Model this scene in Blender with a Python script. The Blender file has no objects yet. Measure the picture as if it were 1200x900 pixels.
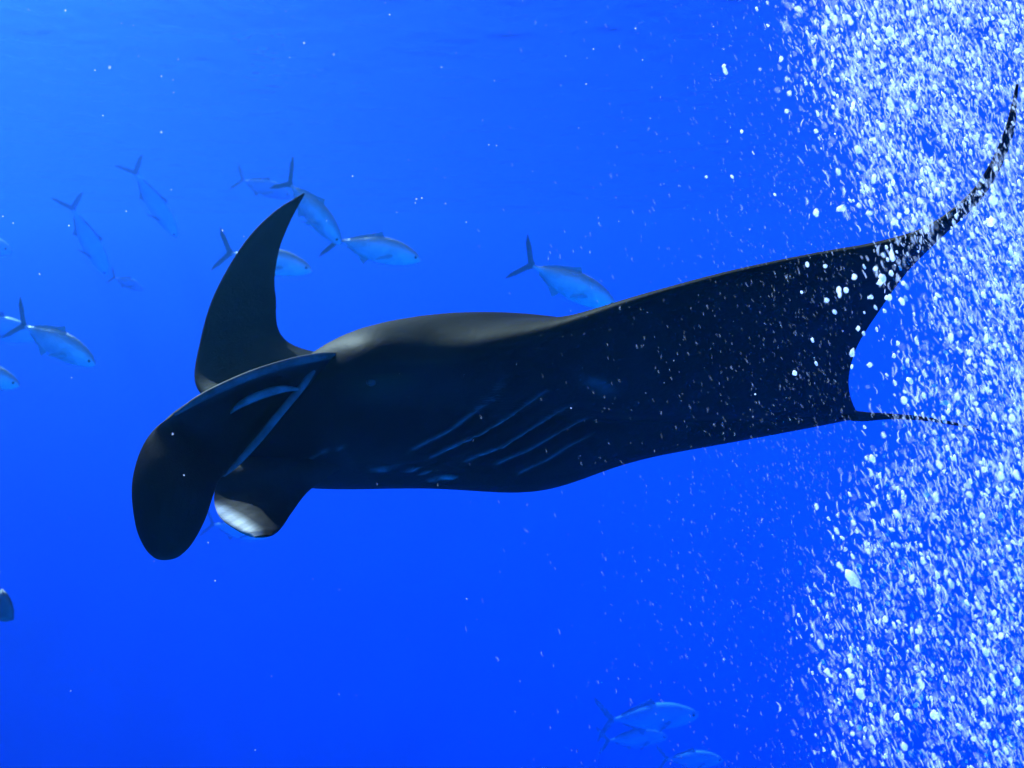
import bpy, math, random
import numpy as np
from mathutils import Vector, Matrix

SC = bpy.context.scene
COL = SC.collection
R = math.radians
rng = np.random.default_rng(11)
random.seed(11)

# ------------------------------------------------------------------ camera
F_PX = 1039.0                       # focal length in pixels of the 1200x900 photograph
cam_d = bpy.data.cameras.new('camera')
cam_d.sensor_width = 36.0
cam_d.lens = 36.0 * F_PX / 1200.0
cam_d.dof.use_dof = True            # compact camera: far fish a little soft
cam_d.dof.focus_distance = 1.7
cam_d.dof.aperture_fstop = 5.6
cam_d.clip_start = 0.05
cam_d.clip_end = 500.0
cam = bpy.data.objects.new('camera', cam_d)
cam.location = (0, 0, 0)
cam.rotation_euler = (R(90), 0, 0)
COL.objects.link(cam)
SC.camera = cam

# ------------------------------------------------------------------ sky and sun
SUN_EL, SUN_AZ = 46.0, -45.0        # azimuth from the viewing direction, to the left negative
wd = bpy.data.worlds.new('World')
SC.world = wd
wd.use_nodes = True
nt = wd.node_tree
bg = nt.nodes['Background']
sky = nt.nodes.new('ShaderNodeTexSky')
sky.sky_type = 'NISHITA'
sky.sun_disc = False
sky.sun_elevation = R(SUN_EL)
sky.sun_rotation = R(SUN_AZ)
nt.links.new(sky.outputs[0], bg.inputs[0])
bg.inputs[1].default_value = 0.10

sun_d = bpy.data.lights.new('sun', 'SUN')
sun_d.energy = 5.0
sun_d.angle = R(0.5)
sun_d.color = (1.0, 0.97, 0.92)
sun = bpy.data.objects.new('sun', sun_d)
to_sun = Vector((math.sin(R(SUN_AZ)) * math.cos(R(SUN_EL)),
                 math.cos(R(SUN_AZ)) * math.cos(R(SUN_EL)), math.sin(R(SUN_EL))))
sun.rotation_euler = (-to_sun).to_track_quat('-Z', 'Y').to_euler()
sun.location = to_sun * 40
COL.objects.link(sun)

SC.view_settings.view_transform = 'Standard'
SC.view_settings.look = 'None'
SC.view_settings.gamma = 1.0
SC.view_settings.exposure = 1.65
SC.render.engine = 'CYCLES'
SC.cycles.max_bounces = 5
SC.cycles.diffuse_bounces = 3
SC.cycles.glossy_bounces = 2
SC.cycles.use_adaptive_sampling = True
SC.cycles.adaptive_threshold = .03
SC.cycles.volume_bounces = 1
SC.cycles.transparent_max_bounces = 14
SC.cycles.use_denoising = True


# ------------------------------------------------------------------ helpers
def P(px, py, d):
    """point seen at a photograph pixel, d metres ahead of the camera"""
    return np.array([(px - 600.0) / F_PX * d, d, (450.0 - py) / F_PX * d])


def proj(v):
    v = np.asarray(v)
    return np.stack([600 + v[..., 0] / v[..., 1] * F_PX, 450 - v[..., 2] / v[..., 1] * F_PX], -1)


def catmull(pts, n):
    """n samples of a Catmull-Rom curve through pts (k, dim)"""
    pts = np.asarray(pts, float)
    k = len(pts)
    ext = np.vstack([2 * pts[0] - pts[1], pts, 2 * pts[-1] - pts[-2]])
    u = np.linspace(0, k - 1, n)
    i = np.minimum(u.astype(int), k - 2)
    f = (u - i)[:, None]
    a, b, c, d = ext[i], ext[i + 1], ext[i + 2], ext[i + 3]
    return 0.5 * (2 * b + (c - a) * f + (2 * a - 5 * b + 4 * c - d) * f ** 2 + (3 * b - a - 3 * c + d) * f ** 3)


def tag(o, label=None, cat=None, group=None, kind=None):
    if label: o['label'] = label
    if cat: o['category'] = cat
    if group: o['group'] = group
    if kind: o['kind'] = kind
    return o


def mesh_obj(name, verts, faces, mat=None, parent=None, smooth=True, attrs=None):
    me = bpy.data.meshes.new(name)
    me.from_pydata([tuple(map(float, v)) for v in verts], [], faces)
    me.validate()
    if smooth:
        me.polygons.foreach_set('use_smooth', [True] * len(me.polygons))
    for k, a in (attrs or {}).items():
        at = me.attributes.new(k, 'FLOAT', 'POINT')
        at.data.foreach_set('value', np.asarray(a, np.float32))
    if mat: me.materials.append(mat)
    o = bpy.data.objects.new(name, me)
    COL.objects.link(o)
    if parent: o.parent = parent
    return o


def grid_faces(nr, nc, close_c=False, off=0):
    """quads of an nr x nc vertex grid"""
    f = []
    cc = nc if close_c else nc - 1
    for r in range(nr - 1):
        for c in range(cc):
            c2 = (c + 1) % nc
            f.append((off + r * nc + c, off + r * nc + c2, off + (r + 1) * nc + c2, off + (r + 1) * nc + c))
    return f


class Nodes:
    def __init__(self, name):
        self.m = bpy.data.materials.new(name)
        self.m.use_nodes = True
        self.t = self.m.node_tree
        self.b = self.t.nodes.get('Principled BSDF')
        self.out = self.t.nodes.get('Material Output')

    def n(self, kind, **kw):
        x = self.t.nodes.new(kind)
        for k, v in kw.items(): setattr(x, k, v)
        return x

    def l(self, a, b): self.t.links.new(a, b)

    def attr(self, name):
        x = self.n('ShaderNodeAttribute'); x.attribute_name = name
        return x.outputs['Fac']

    def mix(self, fac, a, b):
        x = self.n('ShaderNodeMix', data_type='RGBA')
        for s, v in ((x.inputs[0], fac), (x.inputs[6], a), (x.inputs[7], b)):
            if hasattr(v, 'node'): self.l(v, s)
            else: s.default_value = v
        return x.outputs[2]

    def noise(self, scale, detail=4, rough=0.55, coords='Object'):
        tc = self.n('ShaderNodeTexCoord')
        x = self.n('ShaderNodeTexNoise')
        x.inputs['Scale'].default_value = scale
        x.inputs['Detail'].default_value = detail
        x.inputs['Roughness'].default_value = rough
        self.l(tc.outputs[coords], x.inputs['Vector'])
        return x.outputs['Fac']

    def ramp(self, fac, a, b, lo=0.0, hi=1.0):
        x = self.n('ShaderNodeMapRange')
        x.inputs[1].default_value, x.inputs[2].default_value = a, b
        x.inputs[3].default_value, x.inputs[4].default_value = lo, hi
        self.l(fac, x.inputs[0])
        return x.outputs[0]

    def bump(self, h, strength, dist):
        x = self.n('ShaderNodeBump')
        x.inputs['Strength'].default_value = strength
        x.inputs['Distance'].default_value = dist
        self.l(h, x.inputs['Height'])
        self.l(x.outputs[0], self.b.inputs['Normal'])


# ------------------------------------------------------------------ materials
def m_tank(name, col):
    s = Nodes(name)
    f = s.noise(0.35, 1)
    c = s.mix(s.ramp(f, .3, .7), (col[0] * .93, col[1] * .93, col[2] * .93, 1), (col[0], col[1], col[2], 1))
    s.l(c, s.b.inputs['Base Color'])
    s.b.inputs['Roughness'].default_value = .8
    s.b.inputs['Specular IOR Level'].default_value = 0
    return s.m


def m_manta():
    s = Nodes('manta_skin')
    n1 = s.noise(7, 6, .6)
    n2 = s.noise(60, 3, .6)
    back = s.mix(s.ramp(n1, .35, .65), (.0055, .006, .0042, 1), (.011, .0115, .008, 1))
    belly = s.mix(s.ramp(n1, .35, .65), (.0025, .0025, .0035, 1), (.006, .006, .008, 1))
    c = s.mix(s.attr('dorsal'), belly, back)
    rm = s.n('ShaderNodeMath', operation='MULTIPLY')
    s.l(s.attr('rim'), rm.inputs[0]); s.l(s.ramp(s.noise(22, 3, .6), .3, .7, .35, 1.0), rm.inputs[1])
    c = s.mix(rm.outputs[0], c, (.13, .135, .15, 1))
    c = s.mix(s.attr('pale'), c, (.62, .64, .62, 1))
    s.l(c, s.b.inputs['Base Color'])
    s.b.inputs['Roughness'].default_value = .55
    s.b.inputs['Specular IOR Level'].default_value = .025
    s.bump(n2, .25, .004)
    return s.m


def m_simple(name, col, rough, spec=.5, metal=0.0, var=.25, scale=8):
    s = Nodes(name)
    f = s.noise(scale, 4)
    c = s.mix(s.ramp(f, .3, .7), tuple(x * (1 - var) for x in col) + (1,), tuple(col) + (1,))
    s.l(c, s.b.inputs['Base Color'])
    s.b.inputs['Roughness'].default_value = rough
    s.b.inputs['Specular IOR Level'].default_value = spec
    s.b.inputs['Metallic'].default_value = metal
    return s.m


def m_fish():
    s = Nodes('fish_scales')
    f = s.noise(9, 5)
    c = s.mix(s.ramp(f, .35, .65), (.30, .36, .38, 1), (.46, .52, .54, 1))
    c = s.mix(s.attr('back'), c, (.16, .22, .25, 1))
    s.l(c, s.b.inputs['Base Color'])
    s.b.inputs['Roughness'].default_value = .38
    s.b.inputs['Metallic'].default_value = .35
    v = s.n('ShaderNodeTexVoronoi'); v.inputs['Scale'].default_value = 55
    tc = s.n('ShaderNodeTexCoord'); s.l(tc.outputs['Object'], v.inputs['Vector'])
    s.bump(v.outputs['Distance'], .3, .01)
    return s.m


def m_bubble(name, solid):
    s = Nodes(name)
    s.b.inputs['Base Color'].default_value = (.95, .96, .96, 1)
    s.b.inputs['Roughness'].default_value = .18
    s.b.inputs['Specular IOR Level'].default_value = .6
    tr = s.n('ShaderNodeBsdfTransparent')
    mx = s.n('ShaderNodeMixShader')
    if solid is None:
        s.l(s.attr('film'), mx.inputs[0])
    else:
        n1 = s.noise(1.6, 3)
        s.l(s.ramp(n1, .3, .7, solid - .25, solid + .12), mx.inputs[0])
    tl = s.n('ShaderNodeBsdfTranslucent'); tl.inputs[0].default_value = (.97, .97, .97, 1)
    m2 = s.n('ShaderNodeMixShader'); m2.inputs[0].default_value = .75
    s.l(s.b.outputs[0], m2.inputs[1]); s.l(tl.outputs[0], m2.inputs[2])
    s.l(tr.outputs[0], mx.inputs[1]); s.l(m2.outputs[0], mx.inputs[2])
    s.l(mx.outputs[0], s.out.inputs['Surface'])
    return s.m


def m_surface():
    """underside of the rippled water: Fresnel with total reflection at grazing angles"""
    s = Nodes('water_skin')
    s.t.nodes.remove(s.b)
    fr = s.n('ShaderNodeFresnel'); fr.inputs[0].default_value = 1.33
    gl = s.n('ShaderNodeBsdfGlossy'); gl.inputs['Roughness'].default_value = .08
    gl.inputs['Color'].default_value = (.9, .95, 1, 1)
    tr = s.n('ShaderNodeBsdfTransparent')
    mx = s.n('ShaderNodeMixShader')
    nz = s.noise(.9, 2, .6)
    bp = s.n('ShaderNodeBump'); bp.inputs['Strength'].default_value = .55; bp.inputs['Distance'].default_value = .6
    s.l(nz, bp.inputs['Height']); s.l(bp.outputs[0], gl.inputs['Normal'])
    s.l(fr.outputs[0], mx.inputs[0]); s.l(tr.outputs[0], mx.inputs[1]); s.l(gl.outputs[0], mx.inputs[2])
    s.l(mx.outputs[0], s.out.inputs['Surface'])
    return s.m


M_BACK = m_tank('blue_tank_paint', (.0, .42, .88))
M_FLOOR = m_tank('blue_floor_paint', (.0, .38, .80))
M_MANTA = m_manta()
M_FISH = m_fish()
M_FIN = m_simple('fin_membrane', (.10, .13, .15), .5, .4)
M_PALEFIN = m_simple('pale_fin_membrane', (.22, .27, .29), .5, .4)
M_DARKFISH = m_simple('dark_fish_skin', (.05, .075, .09), .5, .4)
M_HAZEFISH = m_simple('hazed_fish_skin', (.15, .43, .70), .5, .3)  # jack skin with the blue haze of distance painted into its colour
M_DEEPHAZEFISH = m_simple('deep_hazed_fish_skin', (.07, .28, .58), .6, .2)  # deeper version, painted to sink further into the water haze
M_HAZEFIN = m_simple('hazed_fin_membrane', (.04, .16, .34), .5, .3)  # fins of the far jacks, water haze put into the colour
M_EYE = m_simple('eye_black', (.01, .01, .012), .4, .2)
M_BUB = m_bubble('bubble_film', .9)
M_BUBF = m_bubble('fine_bubble_film', None)
M_SNOW = m_simple('suspended_speck', (.75, .8, .82), .6)

# ------------------------------------------------------------------ setting: the tank
X0, X1, Y0, Y1, Z0, Z1 = -26.0, 26.0, -10.0, 26.0, -13.0, 5.0
TH = .4


def box(name, lo, hi, mat, kind=None):
    x0, y0, z0 = lo; x1, y1, z1 = hi
    v = [(x0, y0, z0), (x1, y0, z0), (x1, y1, z0), (x0, y1, z0), (x0, y0, z1), (x1, y0, z1), (x1, y1, z1), (x0, y1, z1)]
    f = [(0, 3, 2, 1), (4, 5, 6, 7), (0, 1, 5, 4), (1, 2, 6, 5), (2, 3, 7, 6), (3, 0, 4, 7)]
    o = mesh_obj(name, v, f, mat, smooth=False)
    if kind: o['kind'] = kind
    return o


tag(box('tank_floor', (X0, Y0, Z0 - TH), (X1, Y1, Z0), M_FLOOR, 'structure'), 'deep blue painted floor of the aquarium tank', 'floor')
tag(box('back_wall', (X0 - TH, Y1, Z0 - TH), (X1 + TH, Y1 + TH, Z1 + .3), M_BACK, 'structure'), 'deep blue back wall of the tank', 'wall')
tag(box('left_wall', (X0 - TH, Y0 - TH, Z0 - TH), (X0, Y1, Z1 + .3), M_BACK, 'structure'), 'blue side wall of the tank', 'wall')
tag(box('right_wall', (X1, Y0 - TH, Z0 - TH), (X1 + TH, Y1, Z1 + .3), M_BACK, 'structure'), 'blue side wall of the tank', 'wall')
tag(box('front_wall', (X0, Y0 - TH, Z0 - TH), (X1, Y0, Z1 + .3), M_BACK, 'structure'), 'blue wall on the viewing side', 'wall')
ws = mesh_obj('water_surface', [(X0, Y0, Z1), (X1, Y0, Z1), (X1, Y1, Z1), (X0, Y1, Z1)], [(0, 1, 2, 3)], m_surface(), smooth=False)
tag(ws, 'rippled underside of the water surface overhead', 'water', kind='structure')

# ------------------------------------------------------------------ the manta ray
# span stations from the tip of its left wing, across the body, to the tip of its right wing:
# leading edge (pixel, pixel, metres), trailing edge, thickness of back, thickness of belly
ST = [
    ((1192, 98, 1.340), (1193, 100, 1.345), .002, .002),
    ((1176, 160, 1.365), (1186, 164, 1.390), .005, .005),
    ((1143, 222, 1.42), (1153, 230, 1.46), .007, .007),
    ((1090, 266, 1.48), (1104, 278, 1.56), .010, .010),
    ((1030, 286, 1.56), (1064, 318, 1.72), .015, .014),
    ((950, 300, 1.65), (1032, 362, 1.95), .020, .020),
    ((850, 322, 1.74), (1005, 405, 2.20), .030, .028),
    ((745, 352, 1.82), (995, 440, 2.42), .045, .040),
    ((655, 384, 1.87), (996, 462, 2.58), .075, .055),
    ((580, 405, 1.89), (1000, 474, 2.68), .115, .065),
    ((500, 422, 1.90), (1003, 481, 2.74), .155, .075),
    ((362, 438, 1.91), (1004, 485, 2.78), .180, .085),
    ((292, 504, 1.98), (1004, 487, 2.80), .185, .090),
    ((262, 545, 2.10), (1003, 489, 2.82), .165, .090),
    ((345, 562, 2.25), (1001, 491, 2.86), .120, .055),
    ((375, 548, 2.45), (985, 488, 2.92), .080, .050),
    ((325, 510, 2.65), (900, 470, 3.00), .055, .040),
    ((258, 478, 2.80), (720, 440, 3.10), .040, .030),
    ((229, 450, 2.90), (500, 425, 3.15), .030, .022),
    ((234, 402, 2.98), (345, 405, 3.15), .022, .016),
    ((251, 345, 3.05), (323, 345, 3.18), .016, .012),
    ((285, 286, 3.12), (326, 298, 3.20), .010, .008),
    ((320, 249, 3.18), (340, 260, 3.22), .006, .005),
    ((356, 226, 3.22), (357, 228, 3.225), .002, .002),
]
NS, NT = 260, 220
tab = np.array([np.concatenate([P(*a), P(*b), [c, d]]) for a, b, c, d in ST])
S = catmull(tab, NS)
LE, TE, TD, TV = S[:, :3], S[:, 3:6], np.maximum(S[:, 6], .0015), np.maximum(S[:, 7], .0015)
mid = LE * .55 + TE * .45
tan = np.gradient(mid, axis=0)
chord = TE - LE
nrm = np.cross(chord, tan)
nrm /= np.linalg.norm(nrm, axis=1)[:, None] + 1e-9
for _ in range(10):
    nrm[1:-1] = (nrm[:-2] + 2 * nrm[1:-1] + nrm[2:]) / 4
nrm /= np.linalg.norm(nrm, axis=1)[:, None] + 1e-9
ang = np.linspace(0, 1, NT + 1)
tt = .5 * (1 - np.cos(math.pi * ang)) * .65 + ang * .35
prof = 3.33 * (.2969 * np.sqrt(tt) - .126 * tt - .3516 * tt ** 2 + .2843 * tt ** 3 - .1036 * tt ** 4) * 3.0
prof = prof / prof.max()
prof[-1] = 0
ctr = LE[:, None, :] + chord[:, None, :] * tt[None, :, None]
up = ctr + nrm[:, None, :] * (TD[:, None] * prof[None, :])[..., None]
dn = ctr - nrm[:, None, :] * (TV[:, None] * prof[None, :])[..., None]


def poly_dist(q, line):
    """distance of q (...,2) to a polyline, the position along it and the signed side"""
    best = np.full(q.shape[:-1], 1e9); al = np.zeros_like(best); side = np.zeros_like(best)
    L = np.asarray(line, float)
    n = len(L) - 1
    for i in range(n):
        a, b = L[i], L[i + 1]
        ab = b - a
        t = np.clip(((q - a) @ ab) / (ab @ ab), 0, 1)
        d = q - (a + t[..., None] * ab)
        dist = np.linalg.norm(d, axis=-1)
        w = dist < best
        best = np.where(w, dist, best)
        al = np.where(w, (i + t) / n, al)
        side = np.where(w, np.sign(ab[0] * d[..., 1] - ab[1] * d[..., 0]), side)
    return best, al, side


# gill slits: shallow folds in the belly skin; pale lip pigment plus painted highlights
GILLS = [
    (((598, 436), (575, 470), (526, 507), (478, 530)), .55),
    (((643, 456), (600, 488), (560, 512), (503, 538)), 1.0),
    (((673, 472), (625, 502), (590, 525), (545, 541)), .9),
    (((692, 488), (655, 508), (620, 529), (580, 545)), .75),
    (((697, 508), (665, 525), (640, 541), (606, 556)), .5),
    (((425, 553), (465, 548), (484, 550), (506, 556)), 1.0),
    (((498, 564), (518, 560), (536, 559)), .8),
    (((352, 545), (376, 530), (412, 522)), .35),
]
stn = np.linspace(0, len(ST) - 1, NS)
belly = .050 * np.exp(-((tt[None] - .37) / .13) ** 2) * np.exp(-((stn[:, None] - 14.0) / 1.3) ** 2)
dn = dn - nrm[:, None, :] * belly[..., None]
pd = proj(dn)
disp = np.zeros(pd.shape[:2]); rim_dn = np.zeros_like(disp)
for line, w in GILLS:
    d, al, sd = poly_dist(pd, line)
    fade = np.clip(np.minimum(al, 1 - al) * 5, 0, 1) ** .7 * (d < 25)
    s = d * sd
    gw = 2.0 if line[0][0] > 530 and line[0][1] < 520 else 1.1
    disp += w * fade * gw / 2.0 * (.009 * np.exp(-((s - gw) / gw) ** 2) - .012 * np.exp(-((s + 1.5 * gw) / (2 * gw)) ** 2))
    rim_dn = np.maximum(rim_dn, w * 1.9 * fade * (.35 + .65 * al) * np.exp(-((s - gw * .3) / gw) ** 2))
# only on the belly half that faces the camera (body stations)
stn = np.linspace(0, len(ST) - 1, NS)
gm = ((stn > 6.5) & (stn < 14.6))[:, None]
disp *= gm; rim_dn *= gm
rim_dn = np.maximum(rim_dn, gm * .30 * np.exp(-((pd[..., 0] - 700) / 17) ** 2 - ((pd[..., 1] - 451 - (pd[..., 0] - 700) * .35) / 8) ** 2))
dn = dn - nrm[:, None, :] * disp[..., None]
# the swelling that carries the eye, a dent behind it for the spiracle
for arr in (up, dn):
    for c, q, h, r in ((P(440, 428, 1.87), P(450, 445, 2.04), .065, .085), (P(470, 398, 1.93), P(470, 420, 2.1), -.014, .014)):
        dd = np.linalg.norm(arr - c, axis=-1)
        o_ = arr - q
        o_ /= np.linalg.norm(o_, axis=-1, keepdims=True)
        arr += o_ * (h * np.exp(-(dd / r) ** 2))[..., None]
# ring of each section: leading edge -> back -> trailing edge -> belly
ring = np.concatenate([up[:, :-1], dn[:, :0:-1]], axis=1)
NR = ring.shape[1]
V = ring.reshape(-1, 3)
bd = np.concatenate([np.ones((NS, NT)), np.zeros((NS, NT))], axis=1)
eyed = np.linalg.norm(ring - P(440, 428, 1.86), axis=-1)
bd = np.maximum(bd, .95 * np.clip(1.6 - eyed / .075, 0, 1))
bd[:, :3] = .5; bd[:, -6:] = np.linspace(0, .5, 6)
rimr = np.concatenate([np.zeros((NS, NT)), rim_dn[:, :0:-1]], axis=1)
pale = np.zeros_like(bd)
faces = grid_faces(NS, NR, True)
VV = [V]; FF = list(faces); AD = [bd.reshape(-1)]; AR = [rimr.reshape(-1)]; AP = [pale.reshape(-1)]
OFF = len(V)


def add_shell(v, f, dorsal=0.0, rim=0.0, pl=0.0):
    global OFF
    VV.append(np.asarray(v))
    FF.extend([tuple(i + OFF for i in q) for q in f])
    for lst, a in ((AD, dorsal), (AR, rim), (AP, pl)):
        lst.append(np.broadcast_to(np.asarray(a, float), (len(v),)).copy())
    OFF += len(v)


def sheet(rows, n=60, m=40, thick=.008, rim_w=0.0):
    """a fleshy fin: rows of (edge A, edge B, bulge toward the camera in metres) -> closed thin shell"""
    t = np.array([np.concatenate([P(*a), P(*b), [g]]) for a, b, g in rows])
    t = catmull(t, n)
    A, B, G = t[:, :3], t[:, 3:6], t[:, 6]
    w = np.linspace(0, 1, m)
    w = .5 - .5 * np.cos(math.pi * w)
    C = A[:, None] * (1 - w)[None, :, None] + B[:, None] * w[None, :, None]
    view = -C / np.linalg.norm(C, axis=-1, keepdims=True)
    arch = np.sin(math.pi * w) ** .8
    C = C + view * (G[:, None] * arch[None])[..., None]
    gu = np.gradient(C, axis=0); gv = np.gradient(C, axis=1)
    nn = np.cross(gu, gv); nn /= np.linalg.norm(nn, axis=-1, keepdims=True) + 1e-9
    e = np.sin(math.pi * w) ** .5 * (thick * .75) + thick * .25
    endf = np.minimum(1, np.minimum(np.arange(n) + .6, n - .4 - np.arange(n)) / 4)
    h = nn * (e[None, :] * endf[:, None])[..., None]
    up_, dn_ = C + h, C - h
    rg = np.concatenate([up_, dn_[:, ::-1]], axis=1)
    return rg.reshape(-1, 3), grid_faces(n, 2 * m, True), np.concatenate([np.tile(w, (n, 1)), np.tile(w[::-1], (n, 1))], 1).reshape(-1), \
        np.repeat(np.linspace(0, 1, n), 2 * m)


def tube(pts, rad, n=60, m=14, flat=1.0):
    c = catmull([P(*p) for p in pts], n)
    r = catmull(np.asarray(rad, float)[:, None], n)[:, 0]
    tg = np.gradient(c, axis=0); tg /= np.linalg.norm(tg, axis=1)[:, None]
    ref = np.array([.2, .9, .3])
    a = np.cross(tg, ref); a /= np.linalg.norm(a, axis=1)[:, None]
    b = np.cross(tg, a)
    th = np.arange(m) / m * 2 * math.pi
    v = c[:, None] + r[:, None, None] * (a[:, None] * np.cos(th)[None, :, None] + flat * b[:, None] * np.sin(th)[None, :, None])
    f = grid_faces(n, m, True)
    v = v.reshape(-1, 3)
    f += [tuple(range(m))[::-1], tuple(range((n - 1) * m, n * m))]
    return v, f


_p0 = proj(V)


def surf(px, py, back=.0):
    k = np.where(np.linalg.norm(_p0 - (px, py), axis=1) < 5)[0]
    return (px, py, float(V[k, 1].min()) + back)


# near cephalic fin: a hollow scoop beside the mouth that turns over into a broad hanging lobe
rows = [((398, 417, 1.905), (358, 452, 1.91), .0),
        ((366, 420, 1.872), (344, 466, 1.885), -.02),
        ((318, 430, 1.81), (318, 496, 1.87), -.06),
        ((262, 451, 1.75), (292, 528, 1.87), -.07),
        ((210, 480, 1.71), (268, 552, 1.85), -.02),
        ((174, 514, 1.67), (256, 562, 1.78), .05),
        ((157, 562, 1.645), (249, 578, 1.71), .06),
        ((160, 612, 1.64), (238, 610, 1.68), .05),
        ((172, 642, 1.65), (222, 638, 1.665), .03),
        ((188, 656, 1.66), (203, 655, 1.66), .0)]
v, f, w, u = sheet(rows, 90, 44, .010)
rim_a = np.exp(-(w / .05) ** 2) * np.clip(1.25 - u * 2.2, 0, 1)
rim_b = np.exp(-((1 - w) / .05) ** 2) * np.clip(1.1 - u * 2.0, 0, 1)
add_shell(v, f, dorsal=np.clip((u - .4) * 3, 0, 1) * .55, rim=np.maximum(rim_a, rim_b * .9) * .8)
# far cephalic fin with a white patch at its hanging tip
rows = [((300, 520, 2.06), (440, 520, 2.12), .02),
        ((262, 552, 2.00), (398, 548, 2.08), .04),
        ((252, 582, 1.99), (362, 574, 2.03), .04),
        ((258, 606, 1.93), (342, 600, 1.96), .02),
        ((278, 621, 1.87), (330, 618, 1.90), .01),
        ((298, 629, 1.83), (318, 627, 1.84), .0)]
v, f, w, u = sheet(rows, 60, 44, .009)
q = proj(v)
n_ = rng.normal(size=len(v)) * 0
pl = np.clip(1.25 - np.abs((q[:, 1] - (596 + (q[:, 0] - 252) * .60)) / 11.0), 0, 1) * np.clip((312 - q[:, 0]) / 25, 0, 1) * np.clip((q[:, 1] - 586) / 8, 0, 1)
k_ = q[:, 0] * .45 + q[:, 1] * .9
pl = pl * (.78 + .13 * np.sin(k_ * .55) + .09 * np.sin(k_ * 1.37 + q[:, 0] * .05))
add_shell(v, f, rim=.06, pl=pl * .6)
# lips and the band inside the mouth
v, f = tube([(372, 426, 1.895), (354, 453, 1.885), (330, 482, 1.855), (302, 516, 1.86), (276, 545, 1.85), (262, 558, 1.83)],
            [.006, .008, .008, .008, .006, .002], 70, 14, .7)
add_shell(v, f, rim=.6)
v, f = tube([(350, 456, 1.875), (330, 456, 1.855), (305, 463, 1.825), (282, 474, 1.815), (270, 484, 1.84)], [.003, .008, .009, .007, .002], 60, 12, 1.0)
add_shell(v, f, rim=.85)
v, f = tube([(402, 415, 1.905), (388, 416, 1.893), (368, 419, 1.872), (335, 426, 1.83), (290, 441, 1.778), (240, 464, 1.73), (204, 486, 1.70)],
            [.001, .006, .009, .009, .009, .008, .003], 70, 14, .8)
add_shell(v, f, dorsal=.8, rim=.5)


# the bulge that carries the eye, beside the mouth
def blob(c, ax, rads, n=30, m=40):
    ax = np.asarray(ax)
    th = np.linspace(0.02, math.pi - .02, n)[:, None]; ph = (np.arange(m) / m * 2 * math.pi)[None]
    x = np.cos(th) + 0 * ph; y = np.sin(th) * np.cos(ph); z = np.sin(th) * np.sin(ph)
    v = c + x[..., None] * ax[0] * rads[0] + y[..., None] * ax[1] * rads[1] + z[..., None] * ax[2] * rads[2]
    return v.reshape(-1, 3), grid_faces(n, m, True)


# whip tail
v, f = tube([(985, 484, 2.76), (1010, 488, 2.84), (1045, 488, 2.92), (1085, 491, 3.02), (1125, 498, 3.12), (1150, 505, 3.2)],
            [.020, .016, .010, .008, .006, .002], 80, 12)
add_shell(v, f, dorsal=.3)

V = np.concatenate(VV)
base = P(700, 520, 2.4)
root = bpy.data.objects.new('manta_ray', None)
root.location = base
COL.objects.link(root)
tag(root, 'large black manta ray swimming with raised wings and a thin tail', 'manta ray')
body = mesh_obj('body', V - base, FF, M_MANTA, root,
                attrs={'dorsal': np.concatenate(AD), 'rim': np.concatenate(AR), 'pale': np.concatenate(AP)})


def ball(name, c, r, mat, parent, org, n=14, m=18, sq=(1, 1, 1)):
    v, f = blob(np.zeros(3), np.diag(sq), (r, r, r), n, m)
    o = mesh_obj(name, v, f, mat, parent)
    o.location = Vector(np.asarray(c) - org)
    return o


pv_ = proj(V[:NS * NR])
near = np.where(np.linalg.norm(pv_ - (437, 446), axis=1) < 4)[0]
ec = V[near[np.argmin(V[near, 1])]]
ball('eye', ec + ec / np.linalg.norm(ec) * .006, .011, M_EYE, root, base)

# ------------------------------------------------------------------ fish
def fish_meshes():
    """a deep-bodied silver jack one metre long, nose to +X"""
    xs = np.array([0, .02, .06, .14, .26, .40, .52, .64, .73, .78, .82])
    top = np.array([.004, .030, .062, .100, .132, .138, .118, .078, .040, .020, .016])
    bot = np.array([.004, .028, .052, .084, .112, .124, .110, .074, .038, .020, .016])
    wid = np.array([.004, .020, .036, .052, .064, .066, .056, .036, .020, .014, .007])
    n, m = 48, 28
    c = catmull(np.stack([xs, top, bot, wid], 1), n)
    th = np.arange(m) / m * 2 * math.pi
    v = []; bk = []
    for x, a, b, w in c:
        for t in th:
            z = math.sin(t); y = math.cos(t)
            v.append((.5 - x, y * max(w, .002) * (1 - .25 * max(0, z) ** 2), z * (a if z > 0 else b)))
            bk.append(min(1, max(0, (z - .45) * 2.5)))
    f = grid_faces(n, m, True) + [tuple(range(m)), tuple(range((n - 1) * m, n * m))[::-1]]
    return v, f, bk


def plate(outline, thick):
    """thin lens-shaped fin from an outline in the X-Z plane"""
    o = np.asarray(outline, float)
    k = len(o)
    c = o.mean(0)
    v = [(x, 0, z) for x, z in o]
    inner = c + (o - c) * .6
    v += [(x, thick, z) for x, z in inner] + [(x, -thick, z) for x, z in inner]
    f = []
    for i in range(k):
        j = (i + 1) % k
        f += [(i, j, k + j, k + i), (j, i, 2 * k + i, 2 * k + j)]
    f += [tuple(range(k, 2 * k)), tuple(range(2 * k, 3 * k))[::-1]]
    return v, f


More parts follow.
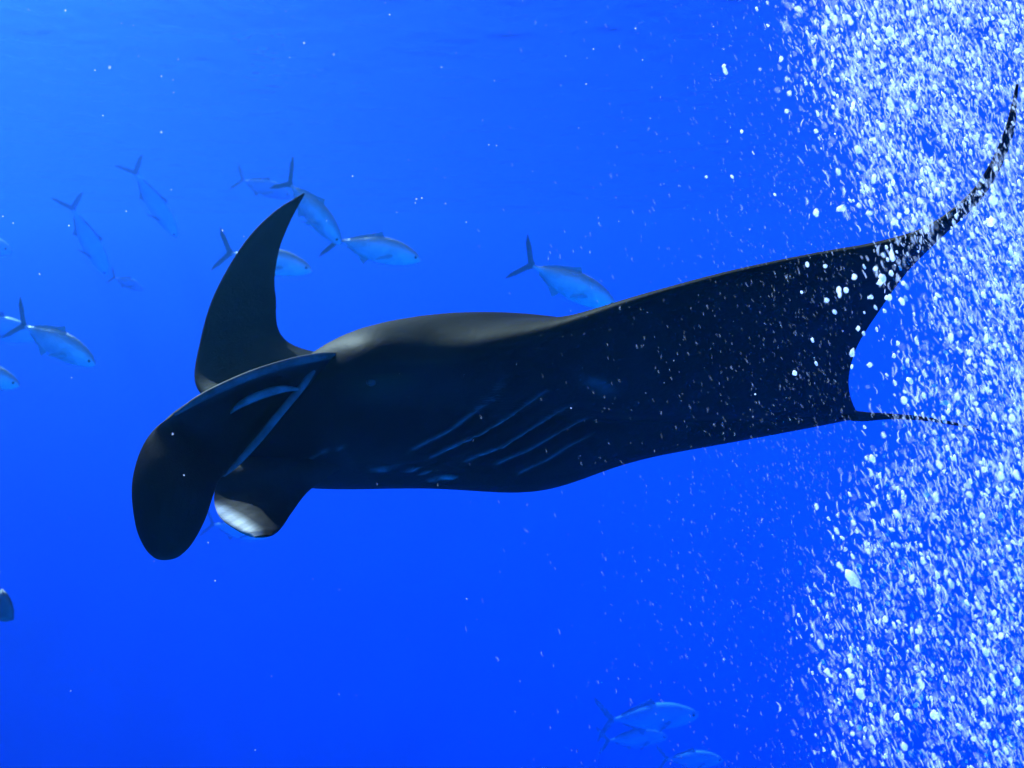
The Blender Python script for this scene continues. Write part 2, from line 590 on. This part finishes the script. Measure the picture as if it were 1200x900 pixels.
def make_fish(bodymat, tailmat, finmat):
    r = bpy.data.objects.new('silver_fish', None); COL.objects.link(r)
    v, f, bk = fish_meshes()
    mesh_obj('body', v, f, bodymat, r, attrs={'back': bk})
    for nm, ol, th in (
            ('upper_tail_lobe', [(-.30, .012), (-.345, .05), (-.42, .155), (-.50, .235), (-.475, .15), (-.41, .055), (-.375, .0), (-.32, -.008)], .005),
            ('lower_tail_lobe', [(-.32, .008), (-.375, .0), (-.41, -.05), (-.475, -.14), (-.50, -.215), (-.42, -.14), (-.345, -.046), (-.30, -.012)], .005),
            ('dorsal_fin', [(.10, .130), (.06, .185), (.03, .165), (-.02, .145), (-.14, .10), (-.25, .045), (-.24, .03), (-.12, .075), (.0, .115)], .004),
            ('anal_fin', [(-.01, -.112), (-.05, -.175), (-.07, -.150), (-.12, -.105), (-.25, -.045), (-.24, -.028), (-.14, -.07), (-.06, -.098)], .004)):
        vv, ff = plate(ol, th)
        mesh_obj(nm, vv, ff, tailmat if 'tail' in nm else finmat, r, smooth=False)
    for sd in (-1, 1):
        vv, ff = plate([(.0, .012), (-.06, -.002), (-.13, -.045), (-.17, -.085), (-.12, -.07), (-.05, -.035), (.0, -.012)], .003)
        o = mesh_obj('pectoral_fin', vv, ff, finmat, r, smooth=False)
        o.location = (.24, sd * .058, -.03); o.rotation_euler = (0, 0, sd * -.35)
        e = ball('eye', (.445, sd * .030, .012), .015, M_EYE, r, np.zeros(3), 10, 12, (1, .55, 1))
    return r


def copy_tree(o, parent=None):
    c = o.copy(); COL.objects.link(c)
    if parent: c.parent = parent
    for ch in list(o.children): copy_tree(ch, c)
    return c


fish0 = make_fish(M_FISH, M_FIN, M_PALEFIN)
# nose pixel, tail-tip midpoint pixel, distance, turn towards (+) or away (-) from camera in degrees, roll, label
FISH = [
    ((117, 428), (6, 372), 5.2, 10, 0, 'brightest silver jack with dark raised tail, a faint jack close behind it'),
    ((26, 452), (-88, 420), 5.4, 5, 0, 'silver jack swimming just below and behind the brightest jack'),
    ((48, 396), (-62, 372), 7.5, 5, 0, 'faint jack half hidden behind the brightest jack'),
    ((114, 320), (90, 234), 7.6, -30, 80, 'slim faint jack diving steeply, the lower of two diving jacks'),
    ((198, 274), (160, 194), 7.6, -30, 75, 'slim pale jack diving steeply, the upper of two diving jacks'),
    ((170, 340), (126, 322), 10.5, 8, 0, 'tiny faint fish glint between the diving jacks and the raised wing'),
    ((402, 288), (326, 200), 5.6, 10, 12, 'pale jack nosing down right beside the tip of the raised wing'),
    ((494, 306), (378, 276), 5.6, 5, 0, 'level pale jack swimming just past the nose of another jack'),
    ((367, 318), (250, 292), 6.0, 5, 0, 'silver jack mostly hidden behind the raised black wing'),
    ((722, 362), (604, 300), 5.0, 8, 0, 'pale blue jack with dark forked tail above the manta back'),
    ((818, 836), (698, 846), 8.8, 5, 0, 'faint hazed jack deep under the manta wing'),
    ((782, 862), (700, 870), 9.6, 5, 10, 'very faint small jack beneath another faint jack, deep in the water'),
    ((846, 888), (770, 892), 9.4, 10, 0, 'faint jack low down beside the bubble curtain'),
    ((20, 296), (-90, 276), 8.6, 10, 0, 'very faint distant jack behind the tail of the lower diving jack'),
    ((342, 232), (272, 206), 10.5, 8, 0, 'ghostly far jack behind the pointed tip of the raised wing'),
    ((316, 628), (236, 612), 8.8, 5, 0, 'faint jack behind the white tipped head fin'),
]
HAZED = {}
for i, (nose, tail, d, turn, roll, lab) in enumerate(FISH):
    o = fish0 if i == 0 else copy_tree(fish0)
    d *= 1.6
    a, b = P(*nose, d), P(*tail, d)
    seg = Vector(a - b)
    Lg = seg.length / math.cos(R(turn))
    x = (seg.normalized() * math.cos(R(turn)) + Vector((0, -1, 0)) * math.sin(R(turn))).normalized()
    y = Vector((0, 0, 1)).cross(x)
    if y.length < .2: y = Vector((0, 1, 0))
    y.normalize(); z = x.cross(y)
    m = Matrix((x, y, z)).transposed().to_4x4() @ Matrix.Rotation(R(roll), 4, 'X')
    ctr_ = Vector((a + b) / 2)
    o.matrix_world = Matrix.Translation(ctr_) @ m @ Matrix.Scale(Lg, 4)
    tag(o, lab, 'fish', 'silver jacks schooling behind the manta')
    if i in (2, 3, 4, 5, 10, 11, 12, 13, 14, 15):  # faint jacks: haze painted into skin and fins instead of silver
        o.name = 'hazed_fish'
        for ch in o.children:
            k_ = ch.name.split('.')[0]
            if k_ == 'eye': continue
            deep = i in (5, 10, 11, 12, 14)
            if (k_, deep) not in HAZED:
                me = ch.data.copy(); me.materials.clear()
                me.materials.append((M_DEEPHAZEFISH if deep else M_HAZEFISH) if k_ == 'body' else M_HAZEFIN)
                HAZED[k_, deep] = me
            ch.data = HAZED[k_, deep]

# a dark fish leaving at the left: only its tail fin is in view
dk = bpy.data.objects.new('dark_fish', None); COL.objects.link(dk)
for ch in fish0.children:
    kind = ch.name.split('.')[0]
    if 'tail' in kind: continue
    c = ch.copy(); c.data = ch.data.copy(); COL.objects.link(c); c.parent = dk
    c.data.materials.clear(); c.data.materials.append(M_EYE if kind == 'eye' else M_DARKFISH)
vv, ff = plate([(-.29, .014), (-.34, .045), (-.42, .085), (-.475, .095), (-.50, .05), (-.508, .0), (-.50, -.05), (-.475, -.095), (-.42, -.085), (-.34, -.045), (-.29, -.014)], .008)
mesh_obj('tail_fin', vv, ff, M_DARKFISH, dk)
x = Vector((-.86, .25, -.44)).normalized(); y = Vector((0, 0, 1)).cross(x).normalized(); z = x.cross(y)
dk.matrix_world = Matrix.Translation(Vector(P(13, 706, 5.0)) + x * .5) @ Matrix((x, y, z)).transposed().to_4x4() @ Matrix.Scale(1.0, 4)
tag(dk, 'dark grey fish turned away with a blunt tail, below the silver school', 'fish')

# ------------------------------------------------------------------ the bubble curtain
def ico():
    p = (1 + 5 ** .5) / 2
    v = np.array([(-1, p, 0), (1, p, 0), (-1, -p, 0), (1, -p, 0), (0, -1, p), (0, 1, p), (0, -1, -p), (0, 1, -p), (p, 0, -1), (p, 0, 1), (-p, 0, -1), (-p, 0, 1)])
    v = v / np.linalg.norm(v[0])
    f = [(0, 11, 5), (0, 5, 1), (0, 1, 7), (0, 7, 10), (0, 10, 11), (1, 5, 9), (5, 11, 4), (11, 10, 2), (10, 7, 6), (7, 1, 8),
         (3, 9, 4), (3, 4, 2), (3, 2, 6), (3, 6, 8), (3, 8, 9), (4, 9, 5), (2, 4, 11), (6, 2, 10), (8, 6, 7), (9, 8, 1)]
    return v, f


def subdiv(v, f):
    v = [tuple(x) for x in v]; mid_ = {}; out = []

    def mp(a, b):
        k = (min(a, b), max(a, b))
        if k not in mid_:
            q = np.array(v[a]) + np.array(v[b]); q /= np.linalg.norm(q)
            mid_[k] = len(v); v.append(tuple(q))
        return mid_[k]
    for a, b, c in f:
        x, y, z = mp(a, b), mp(b, c), mp(c, a)
        out += [(a, x, z), (x, b, y), (z, y, c), (x, y, z)]
    return np.array(v), out


IV, IF = ico()
BV, BF = subdiv(IV, IF)


def curtain_xyz(n, reach=.80):
    """random places in the rising curtain: its left face runs back from near the glass"""
    out = []
    while len(out) < n:
        k = n * 3
        d = rng.uniform(.9, 1.9, k)
        z = rng.uniform(-reach, reach, k) * d       # the column goes on below and above the picture
        zz = np.clip(z / d, -.47, .47)
        edge = .345 + .05 * np.sin(zz * 9 + 1.0) + .06 * np.clip(zz, -1, 0) * -1 * 0 - .10 * np.clip(zz - .12, 0, 1) - .06 * np.clip(-zz - .2, 0, 1)
        x = rng.uniform(.24, .62, k) * d
        xx = x / d
        t = xx - edge
        dens = np.clip(t / .10, 0, 1) ** 1.6
        dens = dens * .75 + .55 * np.exp(-((xx - .44) / .07) ** 2) * np.clip((zz - .10) / .25, 0, 1) + .35 * np.clip((xx - .50) / .06, 0, 1)
        cl = .55 + .45 * np.sin(xx * 71 + zz * 23) * np.sin(zz * 61 - xx * 17 + 2)
        keep = rng.random(k) < dens * (.45 + .55 * cl)
        out += list(np.stack([x, d, z], 1)[keep])
    return np.array(out[:n])


def rot_rand(n, tilt=.30, spread=.22):
    """streaks lean like the photo's: top to the left"""
    a = -tilt + rng.normal(size=n) * spread
    return a


# individual large bubbles
shapes = []
for k in range(12):
    # wobbling, half-split bubbles: each shape is one to three lobes in one skin
    c0 = rng.normal(size=(rng.integers(1, 4), 3)) * .55
    c0[0] = 0
    r0 = rng.uniform(.55, 1.0, len(c0)); r0[0] = 1
    rad_ = np.zeros(len(BV))
    for c, r in zip(c0, r0):
        b_ = BV @ c
        rad_ = np.maximum(rad_, b_ + np.sqrt(np.maximum(b_ ** 2 - c @ c + r * r, 0)))
    rad_ *= 1 + rng.normal(size=len(BV)) * .10
    vv = BV * rad_[:, None] * .85
    me = bpy.data.meshes.new('air_bubble')
    me.from_pydata([tuple(x) for x in vv], [], BF)
    me.polygons.foreach_set('use_smooth', [True] * len(me.polygons))
    me.materials.append(M_BUB)
    shapes.append(me)
pos = curtain_xyz(254, .45)
extra = [(869, 154, 1.3), (848, 78, 1.3), (850, 84, 1.3), (828, 207, 1.4), (858, 207, 1.4), (908, 228, 1.4), (931, 437, 1.5), (885, 462, 1.5)]
over = [(rng.normal(1010, 38), rng.normal(350, 48), rng.uniform(1.05, 1.45)) for _ in range(38)]
pos = np.concatenate([pos, [P(*e) for e in extra], [P(*e) for e in over]])
lean = rot_rand(len(pos))
for k, p in enumerate(pos):
    o = bpy.data.objects.new('air_bubble', shapes[k % 12])
    COL.objects.link(o)
    r = (rng.gamma(4, .45) + 1.0) * 1.05e-3
    st = rng.uniform(1.0, 1.9)
    o.location = p
    o.scale = (r, r * .8, r * st)
    o.rotation_euler = (rng.normal() * .3, lean[k], rng.uniform(0, 6.28) * 0)
    if k >= 262:
        tag(o, 'white air bubble rising in front of the narrowing black wing end', 'bubble', 'bubbles in front of the wing')
    elif k >= 254:
        tag(o, 'lone white air bubble drifting apart beside the bubble curtain', 'bubble', 'stray bubbles beside the curtain')
    else:
        tag(o, 'white air bubble, one of the larger ones inside the rising curtain', 'bubble', 'larger bubbles of the rising bubble curtain')


def bubble_cloud(name, pts, rad, stretch, lean, film, label, mat):
    n = len(pts)
    k = len(IV)
    jit = 1 + rng.normal(size=(n, k, 1)) * .18
    v = IV[None] * jit * np.stack([rad, rad * .8, rad * stretch], 1)[:, None, :]
    c, s = np.cos(lean)[:, None], np.sin(lean)[:, None]
    x = v[..., 0] * c + v[..., 2] * s
    z = -v[..., 0] * s + v[..., 2] * c
    # a bend so that the streaks are not straight needles
    x = x + (rng.normal(size=(n, 1)) * .35) * (z ** 2) / (rad * stretch)[:, None]
    v = np.stack([x, v[..., 1], z], -1) + pts[:, None, :]
    f = (np.array(IF)[None] + (np.arange(n) * k)[:, None, None]).reshape(-1, 3)
    o = mesh_obj(name, v.reshape(-1, 3), [tuple(q) for q in f.tolist()], mat, attrs={'film': np.repeat(film, k)})
    tag(o, label, 'bubbles', kind='stuff')
    return o


N1 = 26500
p1 = curtain_xyz(N1)
big = rng.random(N1) < .13
rad = np.where(big, rng.uniform(.0012, .0028, N1), rng.uniform(.0004, .0009, N1))
strc = np.where(big, rng.uniform(1.2, 2.6, N1), rng.uniform(4, 11, N1))
film = np.where(big, rng.uniform(.3, .95, N1), rng.uniform(.10, .48, N1))
bubble_cloud('fine_bubbles', p1, rad, strc, rot_rand(N1), film, 'countless fine streaky bubbles of the rising bubble curtain', M_BUBF)

NM = 13500
pm = curtain_xyz(NM)
bubble_cloud('mist_of_bubbles', pm, rng.uniform(.0003, .0006, NM), rng.uniform(1.5, 5, NM), rot_rand(NM), rng.uniform(.15, .5, NM),
             'mist of the finest bubbles between the larger ones of the curtain', M_BUBF)

NB = 5500
bubble_cloud('blurred_bubbles', curtain_xyz(NB), rng.uniform(.0018, .0042, NB), rng.uniform(1.0, 1.8, NB), rot_rand(NB), rng.uniform(.03, .09, NB),
             'pale veil of barely visible thin bubbles in the curtain', M_BUBF)

# faint strays drifting left of the curtain, over the wing
N2 = 4600
d = rng.uniform(1.0, 1.6, N2)
px = 1010 - rng.gamma(1.5, 80, N2)
py = rng.uniform(-250, 1150, N2)
p2 = np.stack([(px - 600) / F_PX * d, d, (450 - py) / F_PX * d], 1)
bubble_cloud('stray_bubbles', p2, rng.uniform(.0002, .00045, N2), rng.uniform(3, 10, N2), rot_rand(N2), rng.uniform(.03, .16, N2),
             'faint thin stray bubbles drifting beside the curtain across the wing', M_BUBF)
# suspended specks in the open water
N3 = 110
d = rng.uniform(.9, 3.0, N3)
p3 = np.stack([rng.uniform(-.6, .5, N3) * d, d, np.where(rng.random(N3) < .5, rng.uniform(.15, .45, N3), rng.uniform(-.45, .45, N3)) * d], 1)
bubble_cloud('suspended_specks', p3, rng.uniform(.0005, .0010, N3) * d ** .5, rng.uniform(1, 1.6, N3), rot_rand(N3), rng.uniform(.25, .8, N3),
             'tiny pale specks suspended in the open water', M_BUBF)

# ------------------------------------------------------------------ the blue water itself
hz = box('haze', (X0 - .2, Y0 - .2, Z0 - .2), (X1 + .2, Y1 + .2, Z1 - .02), None, 'stuff')
s = Nodes('blue_water')
s.t.nodes.remove(s.b)
pv = s.n('ShaderNodeVolumePrincipled')
pv.inputs['Color'].default_value = (.13, .55, 1.0, 1)
pv.inputs['Density'].default_value = .0125
pv.inputs['Anisotropy'].default_value = .85
va = s.n('ShaderNodeVolumeAbsorption')             # water swallows red, then green
va.inputs['Color'].default_value = (.0, .72, 1, 1)
va.inputs['Density'].default_value = .055
ad = s.n('ShaderNodeAddShader')
s.l(pv.outputs[0], ad.inputs[0]); s.l(va.outputs[0], ad.inputs[1])
s.l(ad.outputs[0], s.out.inputs['Volume'])
hz.data.materials.append(s.m)
tag(hz, 'clear blue water that fills the whole tank', 'water')
